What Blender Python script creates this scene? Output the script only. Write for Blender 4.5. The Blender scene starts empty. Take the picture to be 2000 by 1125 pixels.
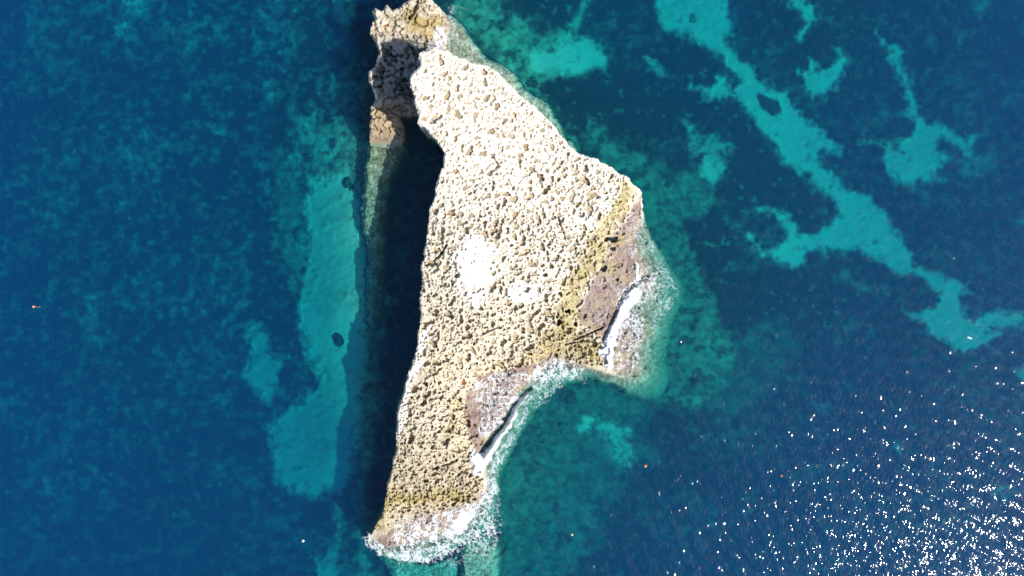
import bpy, math
import numpy as np

# ------------------------------------------------------------------ camera, light, exposure
C = bpy.context.scene.collection
sc = bpy.context.scene
H = 80.0            # height of the drone above the sea, metres
PX = 0.06           # metres per photograph pixel at sea level

cam_data = bpy.data.cameras.new('drone_camera')
cam = bpy.data.objects.new('drone_camera', cam_data)
C.objects.link(cam)
cam.location = (0, 0, H)
cam.rotation_euler = (0, 0, 0)
cam_data.sensor_width = 36.0
cam_data.lens = 36.0 * H / (2000 * PX)
cam_data.clip_start = 0.5
cam_data.clip_end = 20000
sc.camera = cam

SUN_EL = math.radians(42.5)
SUN_AZ = math.atan2(-0.50, 0.866)            # towards the sun, world xy (lower right of the picture)
world = bpy.data.worlds.new('World')
sc.world = world
world.use_nodes = True
nt = world.node_tree
nt.nodes.clear()
sky = nt.nodes.new('ShaderNodeTexSky')
sky.sky_type = 'NISHITA'
sky.sun_disc = False
sky.sun_elevation = SUN_EL
sky.sun_rotation = math.pi / 2 - SUN_AZ
bg = nt.nodes.new('ShaderNodeBackground')
bg.inputs['Strength'].default_value = 0.11
wo = nt.nodes.new('ShaderNodeOutputWorld')
nt.links.new(sky.outputs[0], bg.inputs[0])
nt.links.new(bg.outputs[0], wo.inputs[0])

sun_data = bpy.data.lights.new('sun', 'SUN')
sun_data.energy = 4.2
sun_data.angle = math.radians(0.53)
sun_data.color = (1.0, 0.965, 0.90)
sun = bpy.data.objects.new('sun', sun_data)
C.objects.link(sun)
from mathutils import Vector
sd = Vector((math.cos(SUN_AZ) * math.cos(SUN_EL), math.sin(SUN_AZ) * math.cos(SUN_EL), math.sin(SUN_EL)))
sun.rotation_euler = sd.to_track_quat('Z', 'Y').to_euler()
sun.location = (60, -35, 90)

sc.view_settings.view_transform = 'Standard'
sc.view_settings.look = 'None'
sc.view_settings.exposure = 0.66
sc.view_settings.gamma = 1.0
sc.view_settings.use_curve_mapping = False
sc.render.engine = 'CYCLES'
sc.cycles.use_denoising = True
sc.cycles.max_bounces = 6
sc.cycles.diffuse_bounces = 2
sc.cycles.glossy_bounces = 2
sc.cycles.transmission_bounces = 2
sc.cycles.volume_bounces = 3
sc.cycles.transparent_max_bounces = 12
sc.cycles.sample_clamp_indirect = 6.0
sc.cycles.caustics_reflective = False
sc.cycles.caustics_refractive = False

# ------------------------------------------------------------------ numeric helpers
def table(seed):
    return np.random.RandomState(seed).rand(256, 256)
_TB = {}
def vn(x, y, seed=0):
    """value noise 0..1"""
    if seed not in _TB: _TB[seed] = table(seed)
    t = _TB[seed]
    xi = np.floor(x).astype(np.int64); yi = np.floor(y).astype(np.int64)
    fx = x - xi; fy = y - yi
    fx = fx * fx * fx * (fx * (fx * 6 - 15) + 10); fy = fy * fy * fy * (fy * (fy * 6 - 15) + 10)
    a = t[xi & 255, yi & 255]; b = t[(xi + 1) & 255, yi & 255]
    c = t[xi & 255, (yi + 1) & 255]; d = t[(xi + 1) & 255, (yi + 1) & 255]
    return (a * (1 - fx) + b * fx) * (1 - fy) + (c * (1 - fx) + d * fx) * fy
def fbm(x, y, scale, octaves=4, seed=0, gain=0.5):
    s = np.zeros_like(x, dtype=float); a = 1.0; n = 0
    x = x / scale; y = y / scale
    for o in range(octaves):
        s += a * (vn(x, y, seed + o) - 0.5); n += a * 0.5
        x, y = x * 1.6 + y * 1.2 + 17.3, y * 1.6 - x * 1.2 + 5.1
        a *= gain
    return s / n                        # about -1..1
def worley(x, y, scale, seed=0):
    """nearest and second nearest feature distance, cell id value"""
    if seed not in _TB: _TB[seed] = table(seed)
    if seed + 500 not in _TB: _TB[seed + 500] = table(seed + 500)
    tx, ty = _TB[seed], _TB[seed + 500]
    x = x / scale; y = y / scale
    xi = np.floor(x).astype(np.int64); yi = np.floor(y).astype(np.int64)
    d1 = np.full(x.shape, 9.0); d2 = np.full(x.shape, 9.0); idv = np.zeros(x.shape)
    for i in (-1, 0, 1):
        for j in (-1, 0, 1):
            a = (xi + i) & 255; b = (yi + j) & 255
            dd = np.hypot(xi + i + tx[a, b] - x, yi + j + ty[a, b] - y)
            m = dd < d1
            d2 = np.where(m, d1, np.minimum(d2, dd))
            idv = np.where(m, tx[b, a], idv)
            d1 = np.where(m, dd, d1)
    return d1, d2, idv
def ss(e0, e1, v):
    t = np.clip((v - e0) / (e1 - e0), 0, 1)
    return t * t * (3 - 2 * t)
def sdf(poly, x, y):
    """signed distance to a polygon, positive inside, pixels"""
    P = np.array(poly, float)
    shp = x.shape; x = x.ravel(); y = y.ravel()
    d = np.full(x.shape, 1e18); ins = np.zeros(x.shape, bool)
    for k in range(len(P)):
        ax, ay = P[k]; bx, by = P[(k + 1) % len(P)]
        ex, ey = bx - ax, by - ay
        wx, wy = x - ax, y - ay
        t = np.clip((wx * ex + wy * ey) / (ex * ex + ey * ey + 1e-9), 0, 1)
        d = np.minimum(d, (wx - ex * t) ** 2 + (wy - ey * t) ** 2)
        if ay != by:
            c = ((ay > y) != (by > y)) & (x < (bx - ax) * (y - ay) / (by - ay) + ax)
            ins ^= c
    d = np.sqrt(d)
    return np.where(ins, d, -d).reshape(shp)
def sdf_local(poly, x, y, margin=60):
    """sdf computed only near the polygon; far away it is simply -margin"""
    P = np.array(poly, float)
    m = (x > P[:, 0].min() - margin) & (x < P[:, 0].max() + margin) & (y > P[:, 1].min() - margin) & (y < P[:, 1].max() + margin)
    out = np.full(x.shape, -float(margin))
    if m.any(): out[m] = np.maximum(sdf(poly, x[m], y[m]), -margin)
    return out
def line_d(pts, x, y):
    P = np.array(pts, float)
    d = np.full(x.shape, 1e18)
    for k in range(len(P) - 1):
        ax, ay = P[k]; ex, ey = P[k + 1] - P[k]
        wx, wy = x - ax, y - ay
        t = np.clip((wx * ex + wy * ey) / (ex * ex + ey * ey + 1e-9), 0, 1)
        d = np.minimum(d, (wx - ex * t) ** 2 + (wy - ey * t) ** 2)
    return np.sqrt(d)
class TPS:
    def __init__(s, pts, reg=40.0):
        P = np.array(pts, float); s.P = P[:, :2] / 100; n = len(P)
        K = s.k(np.hypot(s.P[:, None, 0] - s.P[None, :, 0], s.P[:, None, 1] - s.P[None, :, 1]))
        A = np.zeros((n + 3, n + 3)); A[:n, :n] = K + np.eye(n) * reg * 1e-3
        A[:n, n] = 1; A[:n, n + 1:] = s.P; A[n, :n] = 1; A[n + 1:, :n] = s.P.T
        s.w = np.linalg.solve(A, np.concatenate([P[:, 2], [0, 0, 0]]))
    @staticmethod
    def k(r):
        return r * r * np.log(r + 1e-9)
    def __call__(s, x, y):
        x = x / 100; y = y / 100
        n = len(s.P); o = s.w[n] + s.w[n + 1] * x + s.w[n + 2] * y
        for i in range(n):
            o = o + s.w[i] * s.k(np.hypot(x - s.P[i, 0], y - s.P[i, 1]))
        return o
def world_xyz(px, py, z):
    """point at height z that stands where the ground survey (taken from the drone) puts it"""
    f = PX * (H - z) / H
    return np.stack([(px - 1000) * f, -(py - 562.5) * f, z], -1)
def lerp(a, b, t):
    t = np.asarray(t)[..., None]
    return np.asarray(a) * (1 - t) + np.asarray(b) * t

# ------------------------------------------------------------------ mesh helpers
def mesh_of(name, verts, faces, col=None, extra=None, smooth=True):
    me = bpy.data.meshes.new(name)
    verts = np.asarray(verts, np.float32).reshape(-1, 3)
    faces = [np.asarray(f, np.int32) for f in (faces if isinstance(faces, list) else [faces]) if len(f)]
    nl = sum(f.size for f in faces); nf = sum(len(f) for f in faces)
    me.vertices.add(len(verts)); me.vertices.foreach_set('co', verts.ravel())
    me.loops.add(nl); me.loops.foreach_set('vertex_index', np.concatenate([f.ravel() for f in faces]))
    me.polygons.add(nf)
    st = []; s0 = 0
    for f in faces:
        st.append(s0 + np.arange(len(f)) * f.shape[1]); s0 += f.size
    me.polygons.foreach_set('loop_start', np.concatenate(st).astype(np.int32))
    if smooth: me.polygons.foreach_set('use_smooth', np.ones(nf, bool))
    if col is not None:
        a = me.color_attributes.new('tint', 'FLOAT_COLOR', 'POINT')
        c = np.ones((len(verts), 4), np.float32); c[:, :3] = np.asarray(col).reshape(-1, 3)
        a.data.foreach_set('color', c.ravel())
    for k, v in (extra or {}).items():
        a = me.attributes.new(k, 'FLOAT', 'POINT'); a.data.foreach_set('value', np.asarray(v, np.float32).ravel())
    me.update(calc_edges=True)
    return me
def link(name, me, mat, parent=None):
    o = bpy.data.objects.new(name, me); C.objects.link(o)
    if mat is not None and not me.materials: me.materials.append(mat)
    if parent is not None: o.parent = parent
    return o
def tag(o, label=None, cat=None, group=None, kind=None):
    for k, v in (('label', label), ('category', cat), ('group', group), ('kind', kind)):
        if v: o[k] = v
    return o
def quads(nx, ny):
    i = np.arange(ny - 1)[:, None] * nx + np.arange(nx - 1)[None, :]
    return np.stack([i, i + nx, i + nx + 1, i + 1], -1).reshape(-1, 4)   # y grows downwards in px, so this order faces up

def height_sheet(poly, zfun, cfun, step, skirt, wob=3.0, wsc=16, seed=1, skirt_col=(.4, .36, .28), skirt_low=(.10, .10, .06), zb=-9.0, flare=None):
    """rock mass: a fine top sheet inside an outline, with flanks carried down below the sea"""
    P = np.array(poly, float)
    xs = np.arange(P[:, 0].min() - 12, P[:, 0].max() + 12, step); ys = np.arange(P[:, 1].min() - 12, P[:, 1].max() + 12, step)
    X, Y = np.meshgrid(xs, ys)
    wx = fbm(X, Y, wsc, 4, seed + 60, .6) * wob; wy = fbm(X, Y, wsc, 4, seed + 70, .6) * wob
    D = sdf(P, X + wx, Y + wy)
    gy, gx = np.gradient(D, step)
    gl = np.hypot(gx, gy) + 1e-6
    ins = D > 0
    q = quads(len(xs), len(ys))
    keep = ins.ravel()[q].sum(1) >= 2
    q = q[keep]
    used = np.zeros(X.size, bool); used[q.ravel()] = True
    used = used.reshape(X.shape)
    out = used & ~ins
    mv = np.clip(-D, 0, step * 1.6)
    Xs = np.where(out, X + gx / gl * mv, X); Ys = np.where(out, Y + gy / gl * mv, Y)
    idx = -np.ones(X.size, np.int64); ui = np.flatnonzero(used); idx[ui] = np.arange(len(ui))
    q = idx[q]
    x = Xs.ravel()[ui]; y = Ys.ravel()[ui]; d = np.maximum(D.ravel()[ui], 0)
    z = zfun(x, y, d); c = cfun(x, y, z, d)
    V = world_xyz(x, y, z)
    nx_ = (-gx / gl).ravel()[ui]; ny_ = (-gy / gl).ravel()[ui]
    # boundary edges -> flank rings
    e = np.concatenate([q[:, [0, 1]], q[:, [1, 2]], q[:, [2, 3]], q[:, [3, 0]]])
    key = np.sort(e, 1); code = key[:, 0] * len(ui) + key[:, 1]
    u, inv, cnt = np.unique(code, return_inverse=True, return_counts=True)
    be = e[cnt[inv] == 1]
    bv = np.unique(be); bi = -np.ones(len(ui), np.int64); bi[bv] = np.arange(len(bv))
    rings = [V]; cols = [c]; faces = [q]
    prev = bv; base = len(V); nr = skirt
    fl = np.full(len(bv), .5) if flare is None else flare(x[bv], y[bv], z[bv])
    for k in range(1, nr + 1):
        t = k / nr; tt = t ** 0.9
        zz = z[bv] * (1 - tt) + zb * tt
        # distance dropped controls flare: mostly vertical above water, spreading below
        off = fl * tt * 1.0 + np.maximum(0, -zz) * .12
        n1 = fbm(x[bv] * 1.0 + zz * 9, y[bv] * 1.0 - zz * 13, 11, 3, seed + 80) * .22 * ss(-1.0, 0.2, zz)
        off = off + n1 * min(1, k / 2)
        p = V[bv].copy()
        p[:, 0] += nx_[bv] * off; p[:, 1] += -ny_[bv] * off; p[:, 2] = zz
        rings.append(p)
        w = ss(1.0, -.3, zz + fbm(x[bv], y[bv], 8, 2, seed + 81) * .4)
        cols.append(lerp(np.broadcast_to(skirt_col, p.shape), np.broadcast_to(skirt_low, p.shape), w))
        cur = base + np.arange(len(bv)); base += len(bv)
        a = be[:, 0]; b = be[:, 1]
        pa = prev[bi[a]]; pb = prev[bi[b]]
        faces.append(np.stack([pb, pa, cur[bi[a]], cur[bi[b]]], -1))
        prev = cur
    return np.concatenate(rings), np.concatenate(faces), np.concatenate(cols), (x, y, z, d)

# ------------------------------------------------------------------ materials
def new_mat(name):
    m = bpy.data.materials.new(name); m.use_nodes = True
    n = m.node_tree; n.nodes.clear()
    out = n.nodes.new('ShaderNodeOutputMaterial')
    return m, n, out
def rock_mat(name, bump=.35, rough=.9, grain=.16, spec=.25):
    m, n, out = new_mat(name)
    L = n.links.new
    b = n.nodes.new('ShaderNodeBsdfPrincipled'); b.inputs['Roughness'].default_value = rough
    b.inputs['Specular IOR Level'].default_value = spec
    at = n.nodes.new('ShaderNodeAttribute'); at.attribute_name = 'tint'
    tc = n.nodes.new('ShaderNodeTexCoord')
    n1 = n.nodes.new('ShaderNodeTexNoise'); n1.inputs['Scale'].default_value = 5.5; n1.inputs['Detail'].default_value = 8; n1.inputs['Roughness'].default_value = .65
    n2 = n.nodes.new('ShaderNodeTexNoise'); n2.inputs['Scale'].default_value = 1.1; n2.inputs['Detail'].default_value = 4
    L(tc.outputs['Object'], n1.inputs['Vector']); L(tc.outputs['Object'], n2.inputs['Vector'])
    mr = n.nodes.new('ShaderNodeMapRange'); mr.inputs[1].default_value = .3; mr.inputs[2].default_value = .7
    mr.inputs[3].default_value = 1 - grain * 1.4; mr.inputs[4].default_value = 1 + grain
    L(n1.outputs[0], mr.inputs[0])
    mr2 = n.nodes.new('ShaderNodeMapRange'); mr2.inputs[1].default_value = .3; mr2.inputs[2].default_value = .7
    mr2.inputs[3].default_value = .92; mr2.inputs[4].default_value = 1.07
    L(n2.outputs[0], mr2.inputs[0])
    mu = n.nodes.new('ShaderNodeMath'); mu.operation = 'MULTIPLY'; L(mr.outputs[0], mu.inputs[0]); L(mr2.outputs[0], mu.inputs[1])
    vm = n.nodes.new('ShaderNodeVectorMath'); vm.operation = 'SCALE'; L(at.outputs['Color'], vm.inputs[0]); L(mu.outputs[0], vm.inputs['Scale'])
    L(vm.outputs[0], b.inputs['Base Color'])
    bp = n.nodes.new('ShaderNodeBump'); bp.inputs['Strength'].default_value = bump; bp.inputs['Distance'].default_value = .08
    L(n1.outputs[0], bp.inputs['Height']); L(bp.outputs[0], b.inputs['Normal'])
    L(b.outputs[0], out.inputs['Surface'])
    return m
ROCK = rock_mat('weathered_limestone')
WET = rock_mat('wet_rock', .3, .55, .2, .4)
BED = rock_mat('seabed_ground', .3, .95, .12, .1)

def plain_mat(name, col, rough=.5, grain=.15, scale=30, metallic=0):
    m, n, out = new_mat(name)
    b = n.nodes.new('ShaderNodeBsdfPrincipled'); b.inputs['Roughness'].default_value = rough; b.inputs['Metallic'].default_value = metallic
    t = n.nodes.new('ShaderNodeTexNoise'); t.inputs['Scale'].default_value = scale; t.inputs['Detail'].default_value = 5
    tc = n.nodes.new('ShaderNodeTexCoord'); n.links.new(tc.outputs['Object'], t.inputs['Vector'])
    r = n.nodes.new('ShaderNodeValToRGB')
    r.color_ramp.elements[0].position = .3; r.color_ramp.elements[1].position = .7
    r.color_ramp.elements[0].color = tuple(c * (1 - grain) for c in col) + (1,)
    r.color_ramp.elements[1].color = tuple(min(1, c * (1 + grain)) for c in col) + (1,)
    n.links.new(t.outputs[0], r.inputs[0]); n.links.new(r.outputs[0], b.inputs['Base Color'])
    n.links.new(b.outputs[0], out.inputs['Surface'])
    return m

def foam_mat():
    m, n, out = new_mat('sea_foam_material'); L = n.links.new
    at = n.nodes.new('ShaderNodeAttribute'); at.attribute_name = 'cover'
    tc = n.nodes.new('ShaderNodeTexCoord')
    ns = n.nodes.new('ShaderNodeTexNoise'); ns.inputs['Scale'].default_value = 7; ns.inputs['Detail'].default_value = 6; ns.inputs['Roughness'].default_value = .7
    L(tc.outputs['Object'], ns.inputs['Vector'])
    ma = n.nodes.new('ShaderNodeMath'); ma.operation = 'MULTIPLY_ADD'; ma.inputs[1].default_value = 1.0; 
    L(ns.outputs[0], ma.inputs[0]); L(at.outputs['Fac'], ma.inputs[2])
    mr = n.nodes.new('ShaderNodeMapRange'); mr.inputs[1].default_value = .72; mr.inputs[2].default_value = 1.40
    L(ma.outputs[0], mr.inputs[0])
    d = n.nodes.new('ShaderNodeBsdfDiffuse'); d.inputs['Color'].default_value = (.78, .80, .82, 1); d.inputs['Roughness'].default_value = 1
    bp = n.nodes.new('ShaderNodeBump'); bp.inputs['Strength'].default_value = .6; bp.inputs['Distance'].default_value = .08
    L(ns.outputs[0], bp.inputs['Height']); L(bp.outputs[0], d.inputs['Normal'])
    t = n.nodes.new('ShaderNodeBsdfTransparent')
    mx = n.nodes.new('ShaderNodeMixShader'); L(mr.outputs[0], mx.inputs[0]); L(t.outputs[0], mx.inputs[1]); L(d.outputs[0], mx.inputs[2])
    L(mx.outputs[0], out.inputs['Surface'])
    return m
FOAM = foam_mat()

def water_mat():
    m, n, out = new_mat('clear_sea_water'); L = n.links.new
    tc = n.nodes.new('ShaderNodeTexCoord')
    mp = n.nodes.new('ShaderNodeMapping'); mp.inputs['Rotation'].default_value = (0, 0, math.radians(35)); mp.inputs['Scale'].default_value = (1.0, .45, 1)
    L(tc.outputs['Object'], mp.inputs['Vector'])
    n1 = n.nodes.new('ShaderNodeTexNoise'); n1.inputs['Scale'].default_value = 3.6; n1.inputs['Detail'].default_value = 1; n1.inputs['Roughness'].default_value = .5
    n2 = n.nodes.new('ShaderNodeTexNoise'); n2.inputs['Scale'].default_value = .55; n2.inputs['Detail'].default_value = 2
    L(mp.outputs[0], n1.inputs['Vector']); L(mp.outputs[0], n2.inputs['Vector'])
    b1 = n.nodes.new('ShaderNodeBump'); b1.inputs['Distance'].default_value = .066; b1.inputs['Strength'].default_value = 1.0; L(n1.outputs[0], b1.inputs['Height'])
    b2 = n.nodes.new('ShaderNodeBump'); b2.inputs['Distance'].default_value = .09; b2.inputs['Strength'].default_value = 1.0; L(n2.outputs[0], b2.inputs['Height'])
    L(b1.outputs[0], b2.inputs['Normal'])
    g = n.nodes.new('ShaderNodeBsdfGlossy'); g.inputs['Roughness'].default_value = .055; g.inputs['Color'].default_value = (1, 1, 1, 1)
    L(b2.outputs[0], g.inputs['Normal'])
    fr = n.nodes.new('ShaderNodeFresnel'); fr.inputs['IOR'].default_value = 1.333
    t = n.nodes.new('ShaderNodeBsdfTransparent')
    ge = n.nodes.new('ShaderNodeNewGeometry')          # daylight that comes down through the surface is never totally reflected
    pk = n.nodes.new('ShaderNodeMix'); pk.data_type = 'FLOAT'
    L(ge.outputs['Backfacing'], pk.inputs[0]); L(fr.outputs[0], pk.inputs[2]); pk.inputs[3].default_value = .03
    mx = n.nodes.new('ShaderNodeMixShader'); L(pk.outputs[0], mx.inputs[0]); L(t.outputs[0], mx.inputs[1]); L(g.outputs[0], mx.inputs[2])
    L(mx.outputs[0], out.inputs['Surface'])
    va = n.nodes.new('ShaderNodeVolumeAbsorption'); va.inputs['Density'].default_value = .42; va.inputs['Color'].default_value = (0.0, .868, .920, 1)
    vs = n.nodes.new('ShaderNodeVolumeScatter'); vs.inputs['Density'].default_value = .028; vs.inputs['Color'].default_value = (.03, .385, 1.0, 1)
    ad = n.nodes.new('ShaderNodeAddShader'); L(va.outputs[0], ad.inputs[0]); L(vs.outputs[0], ad.inputs[1])
    L(ad.outputs[0], out.inputs['Volume'])
    m.cycles.homogeneous_volume = True
    return m
WATER = water_mat()

# ------------------------------------------------------------------ coordinates of the stretched sea grids
def axis(lo, hi, step, far, n=26):
    core = np.arange(lo, hi + step, step)
    g = step * 1.5 * np.cumsum((far / step / 12) ** (np.arange(n) / (n - 1.0)))
    return np.concatenate([(lo - g)[::-1], core, core[-1] + g])

# ------------------------------------------------------------------ sea bed
def L4(s):                        # "x,y x,y" in the photograph's survey
    return [tuple(float(v) for v in p.split(',')) for p in s.split()]
SAND = [
 (1.0, L4('1279,-60 1275,-20 1279,0 1282,34 1309,64 1346,71 1387,101 1414,122 1440,140 1450,167 1435,174 1418,153 1403,150 1398,165 1387,172 1350,169 1384,189 1440,194 1453,199 1475,235 1492,263 1517,295 1524,320 1563,338 1599,366 1631,396 1642,421 1620,435 1592,457 1567,453 1549,428 1521,414 1489,407 1506,421 1535,442 1542,460 1521,485 1496,485 1478,464 1460,453 1471,478 1492,492 1510,496 1517,514 1549,524 1570,517 1581,496 1617,487 1656,492 1681,485 1699,503 1731,517 1766,538 1787,535 1823,560 1837,578 1823,599 1795,613 1763,610 1791,627 1823,652 1862,681 1883,688 1926,681 1955,659 1937,638 1994,638 2010,625 1994,613 1937,606 1915,613 1905,627 1883,606 1876,578 1901,570 1876,553 1848,535 1805,524 1784,510 1766,474 1741,428 1720,403 1699,386 1663,370 1628,341 1599,313 1606,295 1649,306 1645,288 1613,260 1592,242 1567,217 1549,196 1524,178 1503,167 1492,146 1453,117 1421,85 1425,46 1427,0 1430,-60')),
 (1.0, L4('1536,-30 1539,0 1553,21 1571,43 1556,75 1563,85 1585,64 1588,36 1595,14 1574,0 1570,-30')),
 (.95, L4('1553,146 1581,142 1585,117 1596,121 1603,139 1620,135 1631,114 1645,107 1628,92 1645,90 1656,110 1649,139 1628,167 1610,196 1596,185 1571,160')),
 (.92, L4('1714,64 1731,89 1741,89 1759,82 1766,117 1780,156 1795,188 1795,224 1816,245 1848,252 1876,263 1891,277 1901,263 1912,274 1901,299 1887,302 1862,282 1841,274 1837,299 1858,309 1841,323 1827,334 1841,348 1809,359 1777,363 1741,348 1725,327 1723,295 1705,278 1679,278 1697,283 1727,284 1755,284 1787,263 1787,242 1773,217 1773,188 1759,156 1745,131 1738,121 1741,103 1720,85')),
 (1.0, L4('1036,111 1076,98 1096,78 1140,78 1174,91 1193,125 1184,135 1157,132 1140,142 1083,145 1049,138 1036,125')),
 (.85, L4('1262,110 1285,120 1303,140 1297,146 1282,142 1266,131')),
 (.62, L4('1343,240 1375,262 1400,262 1430,290 1412,335 1395,357 1370,345 1385,310 1355,300 1345,270')),
 (.9, L4('1372,300 1398,300 1412,325 1398,352 1380,350 1375,325')),
 (.95, L4('588,335 612,345 642,336 662,322 690,326 700,345 698,352 704,365 712,420 716,480 718,560 718,620 718,680 716,720 710,786 700,861 690,920 667,961 625,968 602,977 575,962 542,951 527,886 535,855 527,841 552,806 577,786 617,761 622,736 597,690 585,635 577,590 592,560 590,498 575,480 597,448 592,400 600,370')),
 (.9, L4('487,635 512,628 524,645 527,680 552,711 547,761 532,796 515,775 502,766 477,736 485,715 492,696 477,655')),
 (.55, L4('560,225 600,215 640,240 680,215 706,240 710,300 700,330 640,340 590,330 560,320 580,270')),
 (.7, L4('642,-20 642,0 655,22 655,40 667,50 687,52 695,30 700,0 700,-20')),
 (.75, L4('239,-20 239,0 243,28 269,30 294,25 299,0 299,-20')),
 (.62, L4('222,50 249,47 262,62 271,82 262,82 249,72 229,75')),
 (.8, L4('418,52 441,52 441,80 420,78 424,65')),
 (.62, L4('75,82 118,78 118,88 90,92 75,88')),
 (.62, L4('325,85 350,85 345,92 330,92')),
 (.62, L4('408,244 418,242 430,248 440,235 436,230 446,228 430,262 420,262')),
 (.55, L4('271,269 280,265 284,249 294,269')),
 (.6, L4('528,40 535,50 553,50 568,35 572,46 585,48 575,55 553,55 535,55')),
 (.6, L4('520,120 530,118 545,132 530,138 523,128')),
 (.62, L4('518,155 540,162 530,175 532,200 522,190 516,175')),
 (.5, L4('495,55 515,85 510,88 490,70')),
 (.5, L4('565,70 595,78 570,82')),
 (.5, L4('645,165 690,158 698,164 660,170')),
 (.66, L4('171,570 186,575 184,600 186,635 160,640 158,628 172,612')),
 (.8, L4('622,1092 640,1095 655,1060 665,1065 664,1180 615,1180')),
 (.55, L4('655,965 668,965 668,1060 658,1060')),
 (.85, L4('1130,808 1146,804 1160,812 1160,832 1148,842 1134,838')),
 (.72, L4('1160,815 1185,822 1213,830 1232,843 1237,880 1235,908 1221,919 1206,908 1196,880 1192,852 1175,845 1160,836')),
 (.75, L4('1743,862 1765,858 1768,875 1758,890 1742,880')),
 (.75, L4('1945,950 1970,944 1985,962 1965,980 1945,970')),
 (.45, L4('1590,790 1612,790 1625,815 1605,820')),
 (.5, L4('1605,1025 1622,1028 1618,1042 1606,1040')),
 (.5, L4('1870,-20 1900,4 1905,22 1915,40 1922,22 1935,0 1940,-20')),
 (.5, L4('1870,65 1885,65 1882,85 1868,85')),
 (.5, L4('1985,425 2040,420 2040,450 1988,440')),
 (.42, L4('1625,535 1650,532 1672,545 1690,560 1675,565 1655,552 1630,545')),
 (.35, L4('1870,310 1945,300 1940,345 1880,345')),
 (.6, L4('1745,270 1760,270 1770,300 1745,300')),
 (.8, L4('1985,720 2060,700 2060,760 1995,745')),
]
HOLES = [L4('1480,185 1496,183 1512,190 1521,199 1524,220 1514,231 1503,222 1496,213 1488,198')]
MEDIUM = [
 (.17, 40, L4('1410,650 1470,630 1560,600 1570,690 1520,770 1430,830 1340,810 1400,740')),
 (.50, 22, L4('862,-40 985,-40 975,20 992,50 1010,25 1060,70 1120,30 1145,0 1130,-30 1165,-20 1140,60 1180,90 1195,120 1150,150 1060,170 1075,215 1100,260 1140,295 1110,300 1000,160 900,60')),
 (.33, 26, L4('1110,285 1140,290 1165,250 1185,245 1205,285 1250,300 1300,325 1350,340 1395,357 1415,400 1380,450 1370,480 1390,560 1410,600 1418,650 1440,690 1430,740 1400,780 1330,800 1270,790 1200,760 1280,560 1240,380 1180,330')),
 (.25, 44, L4('1080,715 1200,740 1290,790 1260,840 1300,900 1240,930 1200,1000 1180,1060 1100,1140 1000,1180 940,1180 930,1050 960,930 1000,850 1050,770')),
 (.34, 16, L4('545,345 585,330 600,480 590,560 575,600 560,570 545,480')),
 (.50, 26, L4('700,250 770,300 760,500 740,800 700,1050 690,1180 760,1180 720,1050 700,900')),
]
DARK = [L4('1330,430 1375,425 1400,400 1430,450 1440,500 1400,540 1360,520 1345,480'), L4('1385,560 1420,530 1600,520 1700,600 1560,640 1500,620 1440,650 1410,620'), L4('1345,735 1372,728 1380,752 1356,762'), L4('985,-40 1000,30 1020,42 1030,20 1055,15 1080,50 1110,50 1135,20 1140,-40'),
        L4('1300,70 1340,78 1400,120 1440,170 1420,160 1380,165 1340,165 1310,130'),
        L4('1060,160 1130,150 1180,140 1210,120 1260,160 1330,180 1400,190 1450,210 1500,290 1560,345 1620,400 1560,420 1480,395 1440,420 1400,380 1430,290 1390,250 1330,230 1300,260 1240,280 1180,240 1120,250 1085,215')]

def bed_depth(x, y):
    """metres below the surface (positive)"""
    d = DEPTH(np.clip(x, -150, 2150), np.clip(y, -150, 1280))
    return np.clip(d, 1.2, 13)
DEPTH = TPS([(0, 0, 8.8), (0, 560, 9.2), (0, 1125, 10.2), (300, 100, 7.4), (300, 560, 8.0), (300, 1000, 9.2), (550, 100, 6.6), (550, 450, 6.6), (620, 400, 5.0), (620, 600, 5.6), (600, 850, 8.0), (620, 740, 6.4), (560, 1050, 8.4),
             (690, 60, 4.4), (706, 300, 2.4), (708, 450, 2.3), (708, 600, 2.5), (705, 760, 3.2), (695, 900, 4.8), (700, 1100, 6.0), (650, 300, 4.0), (655, 500, 4.4), (655, 700, 4.8), (780, 450, 5.5), (770, 700, 5.5), (900, -50, 3.0), (960, 90, 3.0), (1100, 110, 4.2), (1060, 190, 3.2), (1200, 280, 4.0), (1200, 60, 5.4), (1300, 400, 4.2), (1400, 300, 5.0),
             (1400, 50, 5.8), (1560, 280, 6.2), (1560, 10, 5.2), (1700, 470, 6.6), (1850, 640, 7.0), (1800, 320, 6.6), (1980, 100, 8.0), (2000, 500, 8.2), (1350, 620, 3.8), (1450, 700, 5.4), (1340, 780, 4.6), (1600, 700, 8.0), (1500, 900, 8.6), (1800, 900, 8.8), (2000, 1100, 9.0),
             (1130, 760, 4.2), (1050, 850, 3.6), (1020, 1000, 4.0), (1150, 900, 5.8), (1200, 870, 6.0), (1250, 1050, 7.6), (1050, 1120, 5.6), (900, 1125, 3.6), (1500, 1125, 9.0)], 200)

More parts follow.
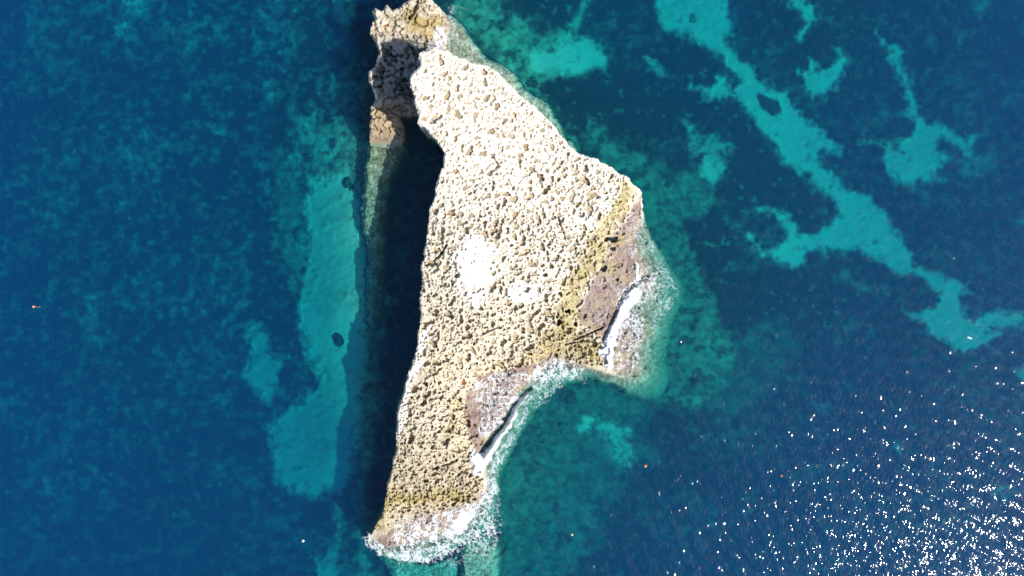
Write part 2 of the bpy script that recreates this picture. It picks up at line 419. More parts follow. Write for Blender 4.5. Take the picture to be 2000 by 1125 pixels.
def bed_fields(x, y):
    wx = fbm(x, y, 26, 5, 301, .62) * 11; wy = fbm(x, y, 26, 5, 311, .62) * 11
    xx = x + wx; yy = y + wy
    east = ss(650, 900, x)
    # mottling of the meadow
    d1, d2, idv = worley(x + fbm(x, y, 12, 3, 41) * 9, y + fbm(x, y, 12, 3, 47) * 7, 15, 7)
    n_big = fbm(x, y * 1.25, 90, 4, 21)
    n_mid = fbm(x, y * 1.4, 24, 4, 31, .6)
    n_fin = fbm(x, y, 7, 3, 35, .6)
    spots = ss(.52, .15, d1) * ss(.55, .9, idv + n_big * .25)
    s = .022 + .03 * n_big + .05 * n_mid + .05 * n_fin * .6 + spots * .15 * (1 - .55 * east)
    n_pt = fbm(x, y, 12.5, 4, 331, .55)
    n_p2 = fbm(x + .3 * y, y * 1.15, 17, 4, 351, .55)
    s += (ss(.12, .36, n_pt + .25 * n_big) * .20 + ss(.2, .45, n_p2 + .2 * n_big) * .19) * (1 - .45 * east)
    s += ss(.42, .55, n_mid + .3 * n_big + .2 * n_fin) * .12
    sw = ss(900, 1125, y) * ss(700, 300, x)
    s = s * (1 - .4 * sw)
    rub = np.zeros_like(s)
    for lev, soft, P in MEDIUM:
        w = ss(-soft * .6, soft * .7, sdf_local(P, xx, yy) + n_mid * 16)
        br = lev * (1.1 + .6 * n_fin + .5 * n_mid + .5 * n_pt - .75 * ss(.25, .6, fbm(x, y, 30, 4, 341, .65)) * (soft > 16))
        s = np.maximum(s, w * br * (1 - .7 * ss(.15, .4, n_p2))); rub = np.maximum(rub, w)
    for P in DARK:
        w = ss(-6, 10, sdf_local(P, xx, yy) + n_mid * 14)
        s = s * (1 - w) + w * (.02 + .30 * ss(.34, .55, n_pt + .25 * n_mid) + .04 * n_fin); rub = rub * (1 - w)
    sand = np.zeros_like(s)
    for lev, P in SAND:
        dd_ = sdf_local(P, xx, yy)
        w = ss(-9.0, 11.0, dd_ + 4 * n_fin + 8 * n_mid + 7 * n_pt)
        w = w * (1 - .75 * ss(.08, .30, n_pt + .3 * n_p2) * ss(30, 4, dd_) * ss(900, 700, x))
        lv = lev * (1 + .07 * n_fin + .18 * n_big + .12 * n_mid + .035 * np.sin((x * .55 + y * .9) / 2.6 + 5 * n_mid)) * (1 - .35 * ss(.45, .6, n_p2))
        if lev < .8: lv = lv * (1 + .35 * n_fin + .35 * n_mid) * (1 - .65 * ss(.12, .38, n_pt))
        s = s * (1 - w) + w * lv; sand = np.maximum(sand, w * lev)
    for P in HOLES:
        w = ss(-3, 3, sdf_local(P, xx, yy)); s = s * (1 - w) + w * .08; sand *= (1 - w)
    west = ss(712, 640, x) * ss(560, 640, x) * ss(300, 340, y) * ss(1150, 700, y); s = s * (1 - .0 * west)
    # rubble edge west of the band
    w = np.exp(-((x - 570) / 32.) ** 2) * ss(180, 300, y) * ss(620, 500, y) * ss(-.1, .6, n_mid + .3 * n_fin)
    s = np.maximum(s, w * .45)
    w = ss(480, 620, x) * ss(720, 690, x) * ss(330, 200, y) * ss(.18, .62, n_mid + .25 * n_big + .2 * n_fin)
    s = np.maximum(s, w * .42)
    return np.clip(s, .01, 1.2), rub, sand, n_fin, n_mid

GX = axis(-60, 2060, 3.0, 60000); GY = axis(-60, 1190, 3.0, 60000)
X, Y = np.meshgrid(GX, GY)
s, rub, sand, nf_, nm_ = bed_fields(X, Y)
dep = bed_depth(X, Y)
z = -(dep - .45 * (1 - np.clip(s, 0, 1)) * (1 - rub) + .12 * nf_ * (1 - sand) + .10 * nm_)
t = np.clip(s, 0, 1)
cs = np.array([.46, .43, .30]); cg = np.array([.010, .018, .016]); cr = np.array([.40, .42, .24])
hi = lerp(np.broadcast_to(cs, t.shape + (3,)), np.broadcast_to(cr, t.shape + (3,)), rub * (1 - sand))
col = cg * (1 - t[..., None]) + hi * t[..., None] ** 1.15
V = world_xyz(X, Y, np.zeros_like(z)); k = ((H - z) / H); V[..., 0] *= k; V[..., 1] *= k; V[..., 2] = z
me = mesh_of('seabed', V, quads(len(GX), len(GY)), col.reshape(-1, 3))
tag(link('seabed', me, BED), 'sea floor of pale sand channels between dark seagrass meadows', None, None, 'structure')

# ------------------------------------------------------------------ sea water
SX = axis(-40, 2040, 2.6, 60000); SY = axis(-40, 1165, 2.6, 60000)
X, Y = np.meshgrid(SX, SY)
core = ((X > -200) & (X < 2200) & (Y > -200) & (Y < 1325)).astype(float)
rng = np.random.RandomState(5)
zz = np.zeros_like(X)
for i in range(26):
    lam = 10 ** rng.uniform(-.2, .45)                 # metres
    th = math.radians(-35) + rng.normal(0, .55)
    kx = math.cos(th) * 2 * math.pi / lam * PX; ky = math.sin(th) * 2 * math.pi / lam * PX
    zz += .0050 * lam ** .6 * np.sin(kx * X + ky * Y + rng.uniform(0, 6.28) + 1.2 * fbm(X, Y, 120, 2, 700 + i))
zz *= core
V = np.stack([(X - 1000) * PX, -(Y - 562.5) * PX, zz], -1).reshape(-1, 3)
nx, ny = len(SX), len(SY); top = quads(nx, ny); N = nx * ny
idx = np.arange(N).reshape(ny, nx)
loop = np.concatenate([idx[0, :], idx[1:, -1], idx[-1, -2::-1], idx[-2:0:-1, 0]])
low = V[loop].copy(); low[:, 2] = -18.0
li = N + np.arange(len(loop)); nxt = np.roll(np.arange(len(loop)), -1)
side = np.stack([loop, loop[nxt], li[nxt], li], -1)
V = np.concatenate([V, low, [[0, 0, -18.0]]]); ce = len(V) - 1
bot = np.stack([li, li[nxt], np.full(len(li), ce)], -1)
me = mesh_of('sea_water', V, [top, side, bot])
import bmesh
sea = link('sea_water', me, WATER)
tag(sea, 'clear blue sea with small waves and sun glitter around the islet', None, None, 'structure')

# ------------------------------------------------------------------ the limestone islet
SLAB = L4('847,92 832,97 820,103 816,115 820,125 807,141 801,153 801,171 809,187 809,205 815,213 817,240 831,252 852,277 866,298 865,328 855,349 850,380 840,404 835,439 832,468 827,500 823,519 823,561 820,607 820,625 815,663 813,685 805,714 795,738 789,765 781,789 775,807 775,837 773,882 763,925 757,945 753,974 748,1001 737,1022 728,1040 716,1058 745,1085 800,1100 860,1085 900,1060 940,1040 958,1010 965,975 968,935 988,890 1012,845 1040,800 1062,775 1090,752 1120,742 1150,735 1208,750 1227,763 1261,773 1290,768 1300,733 1293,707 1301,667 1307,629 1330,580 1333,567 1315,535 1288,492 1266,455 1256,420 1253,375 1227,348 1197,329 1180,319 1144,302 1132,300 1111,285 1092,259 1073,235 1047,211 1015,184 993,163 972,141 951,127 929,123 892,109 860,96')
ZT = TPS([(850, 95, 8.0), (805, 160, 8.2), (815, 230, 8.3), (868, 300, 7.6), (850, 380, 7.2), (832, 468, 6.9), (823, 560, 6.7), (815, 660, 6.2), (795, 740, 5.2), (775, 820, 4.3), (770, 890, 3.6), (757, 945, 3.0), (748, 1000, 1.9), (735, 1035, .6),
 (929, 123, 6.8), (993, 163, 6.0), (1047, 211, 5.4), (1111, 285, 4.4), (1180, 319, 3.5), (1227, 348, 2.6), (1252, 378, 1.2),
 (1000, 300, 6), (950, 500, 6.3), (1050, 450, 4.6), (1150, 430, 2.6), (1100, 550, 3.0), (1150, 540, 1.7), (1050, 620, 3.0), (950, 650, 4.8), (1000, 690, 2.2), (900, 720, 4.0), (1080, 680, 1.6), (1150, 680, 1.5), (880, 850, 2.5), (850, 950, 2.2), (920, 800, 1.0),
 (1200, 470, 1.0), (1228, 460, .35), (1200, 560, .6), (1150, 620, .9), (1245, 540, .25), (1180, 640, .6), (1240, 420, .5),
 (1262, 450, -.6), (1290, 500, -1.4), (1315, 540, -2.2), (1333, 570, -2.9), (1290, 600, -1.4), (1240, 640, -.12), (1225, 600, -.12), (1225, 700, -.05), (1245, 735, -.4), (1300, 670, -2.7), (1290, 765, -3.2), (1250, 765, -2.2), (1210, 748, -.8), (1255, 395, 0.2), (1268, 545, -.05), (1270, 650, -.5),
 (1190, 715, .6), (1150, 713, .5), (1115, 706, .4), (1085, 698, .3), (1110, 735, -1.3), (1150, 730, -1.2), (1060, 712, .3), (1040, 735, .12), (960, 740, .8), (930, 770, .8), (1000, 765, .25), (990, 800, .2), (955, 840, .35), (915, 860, .8), (925, 890, .5), (930, 930, .9), (945, 957, .4), (900, 985, .6), (1040, 790, -1.5), (1010, 845, -1.7), (985, 900, -1.8), (966, 960, -1.5),
 (860, 1030, .25), (800, 1050, .3), (760, 1058, .3), (900, 1050, -.9), (850, 1085, -1.6), (780, 1092, -1.5), (722, 1058, -.3), (830, 1000, 1.1), (780, 1020, .9)], 6)
BAYLIP = L4('1036,757 1011,779 981,826 953,866 939,886')
EASTLIP = L4('1178,664 1187,646 1197,624 1205,603 1215,581 1223,567 1245,552 1267,536 1286,532')

# pits (solution pans): centre, radius, floor tint
PIT = []
def make_pits():
    r = np.random.RandomState(11)
    P = np.array(SLAB); pts = []
    cell = {}
    n = 60000
    x = r.uniform(735, 1245, n); y = r.uniform(98, 1000, n)
    rad = np.clip(r.lognormal(math.log(1.85), .52, n), 1.0, 8.0) * (1 - .12 * ss(330, 200, y))
    order = np.argsort(-rad * r.uniform(.45, 1.5, n)); x, y, rad = x[order], y[order], rad[order]
    d = sdf(P, x, y); zt = ZT(x, y)
    wet = purple_w(x, y)
    dens = np.clip(.50 + .45 * ss(220, 430, y) + .4 * fbm(x, y, 40, 3, 91), .15, 1)
    dens *= 1 - .97 * ss(1.15, .80, np.hypot((x - 925) / 40, (y - 525) / 60) + .45 * fbm(x, y, 30, 3, 98)) - .0
    dens *= .35 + .65 * ss(-.35, .0, fbm(x, y, 75, 3, 97))
    dens *= 1 - .7 * ss(1.1, .8, np.hypot((x - 1020) / 34, (y - 572) / 24))
    dens *= 1 - .6 * ss(40, 10, np.abs(x - 1180) + np.abs(y - 400))
    dens *= 1 - .95 * wet
    keep = r.rand(n); sep = np.where(r.rand(n) < .25, .8, 1.16)
    for i in range(n):
        if d[i] < rad[i] + 3.5 or zt[i] < .45 or keep[i] > dens[i]: continue
        if y[i] > 880 and rad[i] > 5: continue
        cx, cy = int(x[i] // 20), int(y[i] // 20); bad = False
        for a in (-1, 0, 1):
            for b in (-1, 0, 1):
                for (u, v, w) in cell.get((cx + a, cy + b), ()):
                    if math.hypot(u - x[i], v - y[i]) < (w + rad[i]) * sep[i] + 0.3: bad = True; break
                if bad: break
            if bad: break
        if bad: continue
        cell.setdefault((cx, cy), []).append((x[i], y[i], rad[i])); pts.append((x[i], y[i], rad[i]))
    return pts
PURPLE = [L4('1232,408 1253,380 1262,450 1295,500 1335,570 1300,700 1240,745 1200,735 1190,700 1176,650 1150,645 1128,620 1140,580 1160,545 1185,500 1200,450'),
          L4('912,850 905,800 915,760 930,738 975,722 1040,712 1085,692 1115,706 1140,716 1200,740 1130,780 1000,900 925,885'),
          L4('740,1050 790,1020 830,1005 880,995 930,975 980,930 960,1060 840,1110 720,1080')]
def purple_w(x, y):
    w = np.zeros_like(x)
    n = fbm(x, y, 18, 4, 95, .65)
    for P in PURPLE: w = np.maximum(w, ss(-7, 7, sdf_local(P, x, y) + n * 12))
    return w
PIT = make_pits()
r_ = np.random.RandomState(3)
named_deep = [(1185, 467, 5.2, 1.5), (1109, 608, 4.8, 1.6), (1092, 630, 5.6, 1.6), (1124, 633, 4.2, 1.2), (1094, 574, 4.6, .8), (1065, 537, 4.2, .8), (1027, 566, 7.0, .6), (883, 228, 0, 0), (822, 735, 14, .28), (926, 565, 10, .25), (891, 172, 7, .3), (852, 229, 9, .35), (844, 237, 6, .45), (833, 710, 6, .5)]
pools = [(1197, 468, 7.5, .9), (1197, 486, 5.0, .5), (1179, 525, 6.5, .6), (831, 750, 5.0, .7)]
pit_rec = []
for (x, y, rr) in PIT:
    if any(math.hypot(x - a, y - b) < rr + c + 2 for a, b, c, _ in named_deep + pools): continue
    upper = 1 - min(1, max(0, (y - 250) / 250))
    dep_ = min(.85, (.07 + rr * .06) * r_.uniform(.55, 1.5) * (1.0 - .45 * upper) * (1.25 if y > 600 else 1))
    pit_rec.append((x, y, rr * r_.uniform(.95, 1.2), dep_, r_.uniform(.62, 1.0), r_.uniform(0, 3.14), r_.uniform(0, 1000)))
for (x, y, rr, d_) in named_deep:
    if rr: pit_rec.append((x, y, rr, d_, .92, .5, x))
for (x, y, rr, d_) in pools: pit_rec.append((x, y, rr, d_, .9, .6, x))
PA = np.array(pit_rec)

def pit_shape(th, k):
    return 1 + .22 * np.sin(2 * th + k) + .17 * np.sin(3 * th + k * 1.7) + .09 * np.sin(5 * th + k * 2.3) + .05 * np.sin(7 * th + k * 3.1)
def pit_field(x, y):
    """depth and floor weight of the pans at scattered points (grid order kept)"""
    dz = np.zeros_like(x); fl = np.zeros_like(x); tn = np.zeros_like(x)
    B = 12.0
    ix = (x // B).astype(int); iy = (y // B).astype(int)
    code = iy * 1000 + ix
    order = np.argsort(code, kind='stable'); sc_ = code[order]
    for (cx, cy, rr, dp, asp, rot, sd_) in pit_rec:
        R = rr * 1.35
        x0, x1 = int((cx - R) // B), int((cx + R) // B); y0, y1 = int((cy - R) // B), int((cy + R) // B)
        ids = []
        for b in range(y0, y1 + 1):
            l = np.searchsorted(sc_, b * 1000 + x0, 'left'); h = np.searchsorted(sc_, b * 1000 + x1, 'right')
            if h > l: ids.append(order[l:h])
        if not ids: continue
        ids = np.concatenate(ids)
        dx = x[ids] - cx; dy = y[ids] - cy
        c, s_ = math.cos(rot), math.sin(rot)
        u = dx * c + dy * s_; v = (-dx * s_ + dy * c) / asp
        th = np.arctan2(v, u); rad = np.hypot(u, v)
        lim = rr * pit_shape(th, sd_)
        w = ss(1.06, .90, rad / lim)
        m = w > 0
        ids = ids[m]; w = w[m]
        dz[ids] = np.maximum(dz[ids], w * dp); fl[ids] = np.maximum(fl[ids], w); tn[ids] = (sd_ * 7.13) % 1
    return dz, fl, tn

def slab_z(x, y, d):
    z = ZT(x, y)
    p = purple_w(x, y)
    dry = ss(.2, .9, z) * (1 - .6 * p)
    z = z + .30 * fbm(x, y, 90, 3, 51) * ss(0, 2, z)
    z = z + .07 * fbm(x, y, 22, 3, 55) * dry
    # knobbly crust: raised cell tops, narrow grooves between
    wxx = x + fbm(x, y, 10, 2, 61) * 3; wyy = y + fbm(x, y, 10, 2, 64) * 3
    d1, d2, idv = worley(wxx, wyy, 8.5, 13)
    rough = np.clip(.25 + .75 * ss(260, 480, y) , 0, 1) * (1 - .9 * ss(1.15, .7, np.hypot((x - 925) / 42, (y - 528) / 62) + .4 * fbm(x, y, 30, 3, 98)))
    z = z - dry * rough * .10 * ss(.20, 0, d2 - d1) * ss(.35, .7, vn(x / 14, y / 14, 14)) + dry * rough * (idv - .5) * .12
    z = z - dry * rough * .40 * ss(.28, .46, fbm(x, y, 9, 4, 141, .6)) * ss(-.4, .3, fbm(x, y, 60, 2, 147)) 
    e1, e2, idw = worley(wxx, wyy, 4.2, 17)
    fine = dry * (.25 + .75 * ss(600, 760, y + (x - 900) * .25))
    z = z - fine * .17 * ss(.28, 0, e2 - e1) * ss(.3, .8, vn(x / 9, y / 9, 15)) + fine * (idw - .5) * .12
    z = z + (dry * .05 + .05) * fbm(x, y, 5, 3, 66, .7)
    z = z + .10 * fbm(x, y, 12, 3, 67) * (1 - dry) + p * (.12 * fbm(x, y, 3.6, 3, 68, .7) + .16 * fbm(x, y, 16, 4, 69, .6) - .25 * ss(.35, .55, fbm(x, y, 12, 3, 74, .6)))
    dz, fl, tn = pit_field(x, y)
    slab_z.fl = fl; slab_z.tn = tn; slab_z.idv = idv; slab_z.groove = ss(.25, 0, e2 - e1) * fine
    z = z - dz
    # a few cracks
    for ln, w_, dp in ((L4('832,519 845,512 858,500 866,488 872,478'), 2.2, .9), (L4('1040,330 1052,345 1058,365'), 2.4, .5), (L4('1090,425 1098,450 1102,465'), 2.6, .6), (L4('955,300 968,315 972,325 960,335'), 3, .4), (L4('845,916 862,910 880,905 893,898'), 2.2, .5), (L4('1120,664 1150,652 1176,640'), 2.2, .5), (L4('1105,672 1140,665 1172,668'), 2, .4)):
        dd = line_d(ln, x + fbm(x, y, 6, 2, 71) * 2.5, y)
        z = z - dp * ss(w_ * 1.25, w_ * .5, dd)
    # gully where the swell breaks against the reef
    dd = line_d(BAYLIP, x, y) + fbm(x, y, 9, 3, 72) * 1.5
    z = np.where(dd < 9, z - .75 * ss(6, 2.5, dd), z)
    dd = line_d(EASTLIP, x, y) + fbm(x, y, 9, 3, 73) * 1.5
    z = np.where(dd < 8, z - .45 * ss(4.5, 2, dd), z)
    # rounded, broken rim
    z = z - ss(4, 0, d) * (.10 + .25 * vn(x / 7, y / 7, 16)) * ss(0, 3, z)
    return z

def slab_c(x, y, z, d):
    n1 = fbm(x, y, 60, 4, 101); n2 = fbm(x, y, 14, 4, 105); n3 = fbm(x, y, 5, 3, 109, .65)
    up = ss(660, 260, y + n1 * 60 - (x - 900) * .30)
    c = lerp(np.broadcast_to([.56, .50, .395], x.shape + (3,)), np.broadcast_to([.665, .61, .52], x.shape + (3,)), np.clip(.25 + .75 * up + n1 * .25 + n2 * .12, 0, 1))
    c = lerp(c, np.array([.57, .495, .365]), .75 * ss(480, 700, y + n1 * 50 - (x - 900) * .2))
    wp = ss(1.2, .75, np.hypot((x - 922) / 44, (y - 528) / 66) + .4 * fbm(x, y, 30, 3, 98) + n2 * .15)
    wp = np.maximum(wp, ss(1.2, .75, np.hypot((x - 1022) / 38, (y - 572) / 22) + n2 * .15))
    wp = np.maximum(wp, .6 * ss(28, 6, line_d(L4('1150,425 1190,400 1215,380'), x, y)))
    wp = np.maximum(wp, .8 * ss(12, 3, line_d(L4('835,640 815,715 800,740 790,790 780,850'), x, y) + n2 * 4))
    c = lerp(c, np.array([.72, .69, .63]), wp)
    brn = ss(820, 930, y + n1 * 25) * .55
    c = lerp(c, np.array([.39, .315, .20]), brn * (1 - .5 * wp))
    # bleached strip along the wet edges
    bl = .55 * ss(14, 2, line_d(L4('905,880 902,800 912,760 930,735 970,715 1040,702 1085,688'), x, y) + n2 * 4)
    c = lerp(c, np.array([.56, .46, .30]), bl)
    # yellow algae film
    ol = ss(32, 8, line_d(L4('1225,372 1212,405 1190,430 1170,470 1165,500 1130,545 1115,580 1105,640 1070,675 1130,672 1165,690'), x, y) + n2 * 12 + n1 * 6)
    ol = np.maximum(ol, ss(20, 5, line_d(L4('755,985 770,970 800,978 840,970 870,965 905,975'), x, y) + n2 * 10))
    ol = np.maximum(ol, .6 * ss(14, 4, line_d(L4('890,790 885,820 878,850'), x, y) + n2 * 9))
    ol = np.maximum(ol, .8 * ss(10, 3, line_d(L4('757,960 748,1005 738,1030'), x, y) + n2 * 4))
    ol = np.maximum(ol, .7 * ss(22, 4, line_d(L4('1040,690 1100,690 1165,705'), x, y) + n2 * 8))
    c = lerp(c, np.array([.33, .265, .085]), ol * np.clip(.72 + .5 * n3 + .3 * n2, 0.25, 1))
    # pans: brown floors
    fl = slab_z.fl; tn = slab_z.tn[..., None]
    fc = np.array([.33, .245, .15]) * (1 - tn) + np.array([.41, .33, .22]) * tn
    low = ss(400, 700, y)
    c = lerp(c, lerp(fc, c * .80, .35 + .45 * low), fl * .9)
    c = c * (1 - .30 * slab_z.groove[..., None])
    # purple wet algae
    pw = purple_w(x, y)
    pc = lerp(np.broadcast_to([.17, .105, .095], x.shape + (3,)), np.broadcast_to([.27, .205, .16], x.shape + (3,)), np.clip(.45 + .9 * n2 + .4 * n3, 0, 1))
    rim = pw * (1 - ss(-.1, 1.1, z)) 
    pc = pc * (1 - .35 * ss(.2, .7, n3) + .30 * ss(-.2, -.7, n3))[..., None]
    pc = lerp(pc, np.array([.33, .27, .12]), .6 * ss(.1, .5, fbm(x, y, 26, 3, 121)))
    c = lerp(c, pc, pw * .92)
    sub = ss(.05, -.35, z)
    gc = lerp(np.broadcast_to([.13, .125, .085], x.shape + (3,)), np.broadcast_to([.33, .31, .23], x.shape + (3,)), np.clip(.4 + .9 * n3 + .5 * n2, 0, 1))
    gc = lerp(gc, np.array([.15, .15, .09]), .8 * ss(-.6, -2.4, z))
    c = lerp(c, gc, sub)
    c = c * (1 + .10 * n3[..., None])
    return np.clip(c, .01, .85)

def slab_flare(x, y, z):
    f = .08 + 1.7 * np.exp(-((y - 830) / 75.) ** 2) * (x < 860) + .5 * ((x < 840) & (y > 600) & (y < 780))
    f = f - 1.3 * np.exp(-((y - 270) / 38.) ** 2) * (x < 882)      # the cliff is undercut here
    f = np.where(z < .3, 1.0, f)
    return f
V, F, col, (sx, sy, sz, sd_) = height_sheet(SLAB, slab_z, slab_c, 1.2, 14, 4.2, 12, 1, (.46, .42, .34), (.13, .135, .075), -9, slab_flare)
islet = link('limestone_islet', mesh_of('limestone_islet', V, F, col), ROCK)
tag(islet, 'long tilted slab of pale pitted limestone rising from the sea', 'islet')

# brown pan floors, the 290 broadest, and pools
order = np.argsort(-PA[:, 2])
PAN = [rock_mat('pan_sediment', .3, .95, .18)]
npan = 0
def pan_mesh(name, rec, z0, colr, shrink=.80, n=14):
    cx, cy, rr, dp, asp, rot, sd0 = rec
    th = np.linspace(0, 2 * math.pi, n, endpoint=False)
    lim = rr * shrink * pit_shape(th, sd0)
    u = np.cos(th) * lim; v = np.sin(th) * lim * asp
    c, s_ = math.cos(rot), math.sin(rot)
    x = cx + u * c - v * s_; y = cy + u * s_ + v * c
    ring = world_xyz(x, y, np.full(n, z0)); cen = world_xyz(np.array([cx]), np.array([cy]), np.array([z0 + .012]))
    Vv = np.concatenate([ring, cen]); i = np.arange(n)
    Ff = np.stack([i, np.full(n, n), (i + 1) % n], -1)
    cc = np.tile(colr, (n + 1, 1)) * np.random.RandomState(int(sd0) + 1).uniform(.85, 1.12, (n + 1, 1))
    return mesh_of(name, Vv, Ff, cc)
POOLM, _n, _o = new_mat('pool_water')
_g = _n.nodes.new('ShaderNodeBsdfPrincipled'); _g.inputs['Base Color'].default_value = (.015, .02, .03, 1); _g.inputs['Roughness'].default_value = .12
_w = _n.nodes.new('ShaderNodeTexNoise'); _w.inputs['Scale'].default_value = 6
_b = _n.nodes.new('ShaderNodeBump'); _b.inputs['Strength'].default_value = .3; _b.inputs['Distance'].default_value = .1
_n.links.new(_w.outputs[0], _b.inputs['Height']); _n.links.new(_b.outputs[0], _g.inputs['Normal']); _n.links.new(_g.outputs[0], _o.inputs[0])
for i in order:
    rec = PA[i]
    m = (np.abs(sx - rec[0]) < rec[2] * .55) & (np.abs(sy - rec[1]) < rec[2] * .55)
    if not m.any(): continue
    z0 = float(np.percentile(sz[m], 60)) + .03
    if any(abs(rec[0] - p[0]) < .1 and abs(rec[1] - p[1]) < .1 for p in pools):
        link('rock_pool', pan_mesh('rock_pool', rec, z0 + .2, (.1, .1, .1), .92, 20), POOLM, islet); continue
    if any(abs(rec[0] - p[0]) < .1 and abs(rec[1] - p[1]) < .1 for p in named_deep) or npan >= 290: continue
    if rec[1] > 760 or purple_w(np.array([rec[0]]), np.array([rec[1]]))[0] > .3: continue
    q_ = (rec[6] * 3.7) % 1
    g_ = ss(300, 650, np.array(rec[1]))
    cc = np.array([.31, .225, .13]) * (1 - q_) + np.array([.40, .32, .21]) * q_
    cc = cc * (1 - g_) + g_ * (cc * .5 + .5 * np.array([.46, .39, .27]))
    link('solution_pan', pan_mesh('solution_pan', rec, z0, cc), PAN[0], islet); npan += 1

def blob(name, cx, cy, rx, ry, h, mat, z0, colr=(.3, .2, .1), seed=0, parent=None, n=22, m=8, flat=.0):
    """an uneven low mound with its own thickness"""
    th = np.linspace(0, 2 * math.pi, n, endpoint=False)
    rs = np.random.RandomState(seed)
    ph = rs.uniform(0, 6.28, 4)
    lim = 1 + .18 * np.sin(2 * th + ph[0]) + .13 * np.sin(3 * th + ph[1]) + .09 * np.sin(5 * th + ph[2]) + .07 * np.sin(8 * th + ph[3])
    Vv = []; cc = []
    for k in range(m):
        t = k / (m - 1.0); r = math.cos(t * math.pi / 2 * .97); zk = h * math.sin(t * math.pi / 2)
        w = rs.uniform(.88, 1.1, n)
        Vv.append(world_xyz(cx + np.cos(th) * rx * lim * r * w, cy + np.sin(th) * ry * lim * r * w, z0 + zk * rs.uniform(.8, 1.15, n) - (.3 if k == 0 else 0)))
        cc.append(np.array(colr) * rs.uniform(.7, 1.3, (n, 1)))
    Vv.append(world_xyz(np.array([cx]), np.array([cy]), np.array([z0 + h]))); cc.append(np.array([colr]))
    Vv = np.concatenate(Vv); cc = np.concatenate(cc)
    Ff = []
    i = np.arange(n); j = (i + 1) % n
    for k in range(m - 1): Ff.append(np.stack([k * n + i, (k + 1) * n + i, (k + 1) * n + j, k * n + j], -1))
    top = np.stack([(m - 1) * n + i, np.full(n, m * n), (m - 1) * n + j], -1)
    return link(name, mesh_of(name, Vv, [np.concatenate(Ff), top], cc), mat, parent)
def slab_at(x, y):
    m = (np.abs(sx - x) < 4) & (np.abs(sy - y) < 4)
    return float(np.median(sz[m]))
for (x, y, rx, ry, sdd) in ((903, 745, 6, 4.5, 1), (909, 750, 3.5, 5, 2), (832, 978, 3, 2.5, 3)):
    blob('lichen_patch', x, y, rx, ry, .05, ROCK, slab_at(x, y) + .04, (.36, .13, .035), sdd, islet, 18, 4)['label'] = 'rust orange lichen patch'

# ------------------------------------------------------------------ low crescent rock north west of the slab
LEDGE = L4('870,88 878,70 880,53 874,35 861,14 850,4 835,-6 815,-7 799,0 780,13 767,21 757,11 750,14 746,21 732,15 727,27 731,37 724,51 724,67 735,85 741,99 736,115 732,128 721,139 721,157 724,171 732,181 732,197 723,213 725,235 721,256 724,285 753,292 785,289 789,267 789,245 780,229 800,226 830,222 860,215 880,170 890,120')
ZL = TPS([(735, 30, 3.4), (730, 60, 3.2), (760, 25, 3.2), (800, 10, 3.0), (840, 5, 2.4), (830, 40, 2.3), (860, 30, 1.0), (875, 55, .1), (860, 70, .5), (780, 45, 2.8), (745, 110, 2.8), (760, 90, 2.7), (790, 80, 2.4), (840, 95, 1.5), (725, 150, 2.8), (740, 170, 2.2), (770, 130, 2.2), (790, 170, 1.2), (770, 200, .7), (800, 215, .3), (735, 210, 2.0), (750, 240, 1.9), (730, 255, 1.3), (775, 252, 1.1), (750, 272, .2), (782, 285, -.4), (725, 285, -.4), (752, 290, -.5), (850, 200, .5)], 4)
def ledge_z(x, y, d):
    z = ZL(x, y)
    dry = ss(-.1, .6, z)
    wxx = x + fbm(x, y, 9, 2, 161) * 3; wyy = y + fbm(x, y, 9, 2, 164) * 3
    d1, d2, idv = worley(wxx, wyy, 10, 23); e1, e2, idw = worley(wxx, wyy, 5, 27)
    cr = ss(.24, 0, d2 - d1)
    rg = 1 - np.abs(fbm(x, y, 20, 4, 171, .6)) * 5
    z = z - dry * .50 * np.clip(rg, 0, 1) - dry * .12 * cr * ss(.5, .8, vn(x / 12, y / 12, 24)) + dry * (idv - .5) * .28 - dry * .10 * ss(.3, 0, e2 - e1) * vn(x / 8, y / 8, 25) + .12 * dry * fbm(x, y, 7, 4, 166, .7)
    cr = np.clip(rg, 0, 1) * .8
    # rounded hollows inside the belt whose colour is painted as shadow
    h = ss(.42, .34, d1 + .1 * fbm(x, y, 6, 2, 168)) * ss(.4, .5, idv) * ss(60, 100, y) * ss(200, 170, y)
    z = z - .35 * h - ss(4, 0, d) * .35 * ss(0, 2, z)
    dd = line_d(L4('815,3 812,15 806,28 800,35'), x, y); z = z - .7 * ss(4, 2, dd)
    ledge_z.cr = cr; ledge_z.h = h; ledge_z.id = idv
    return z
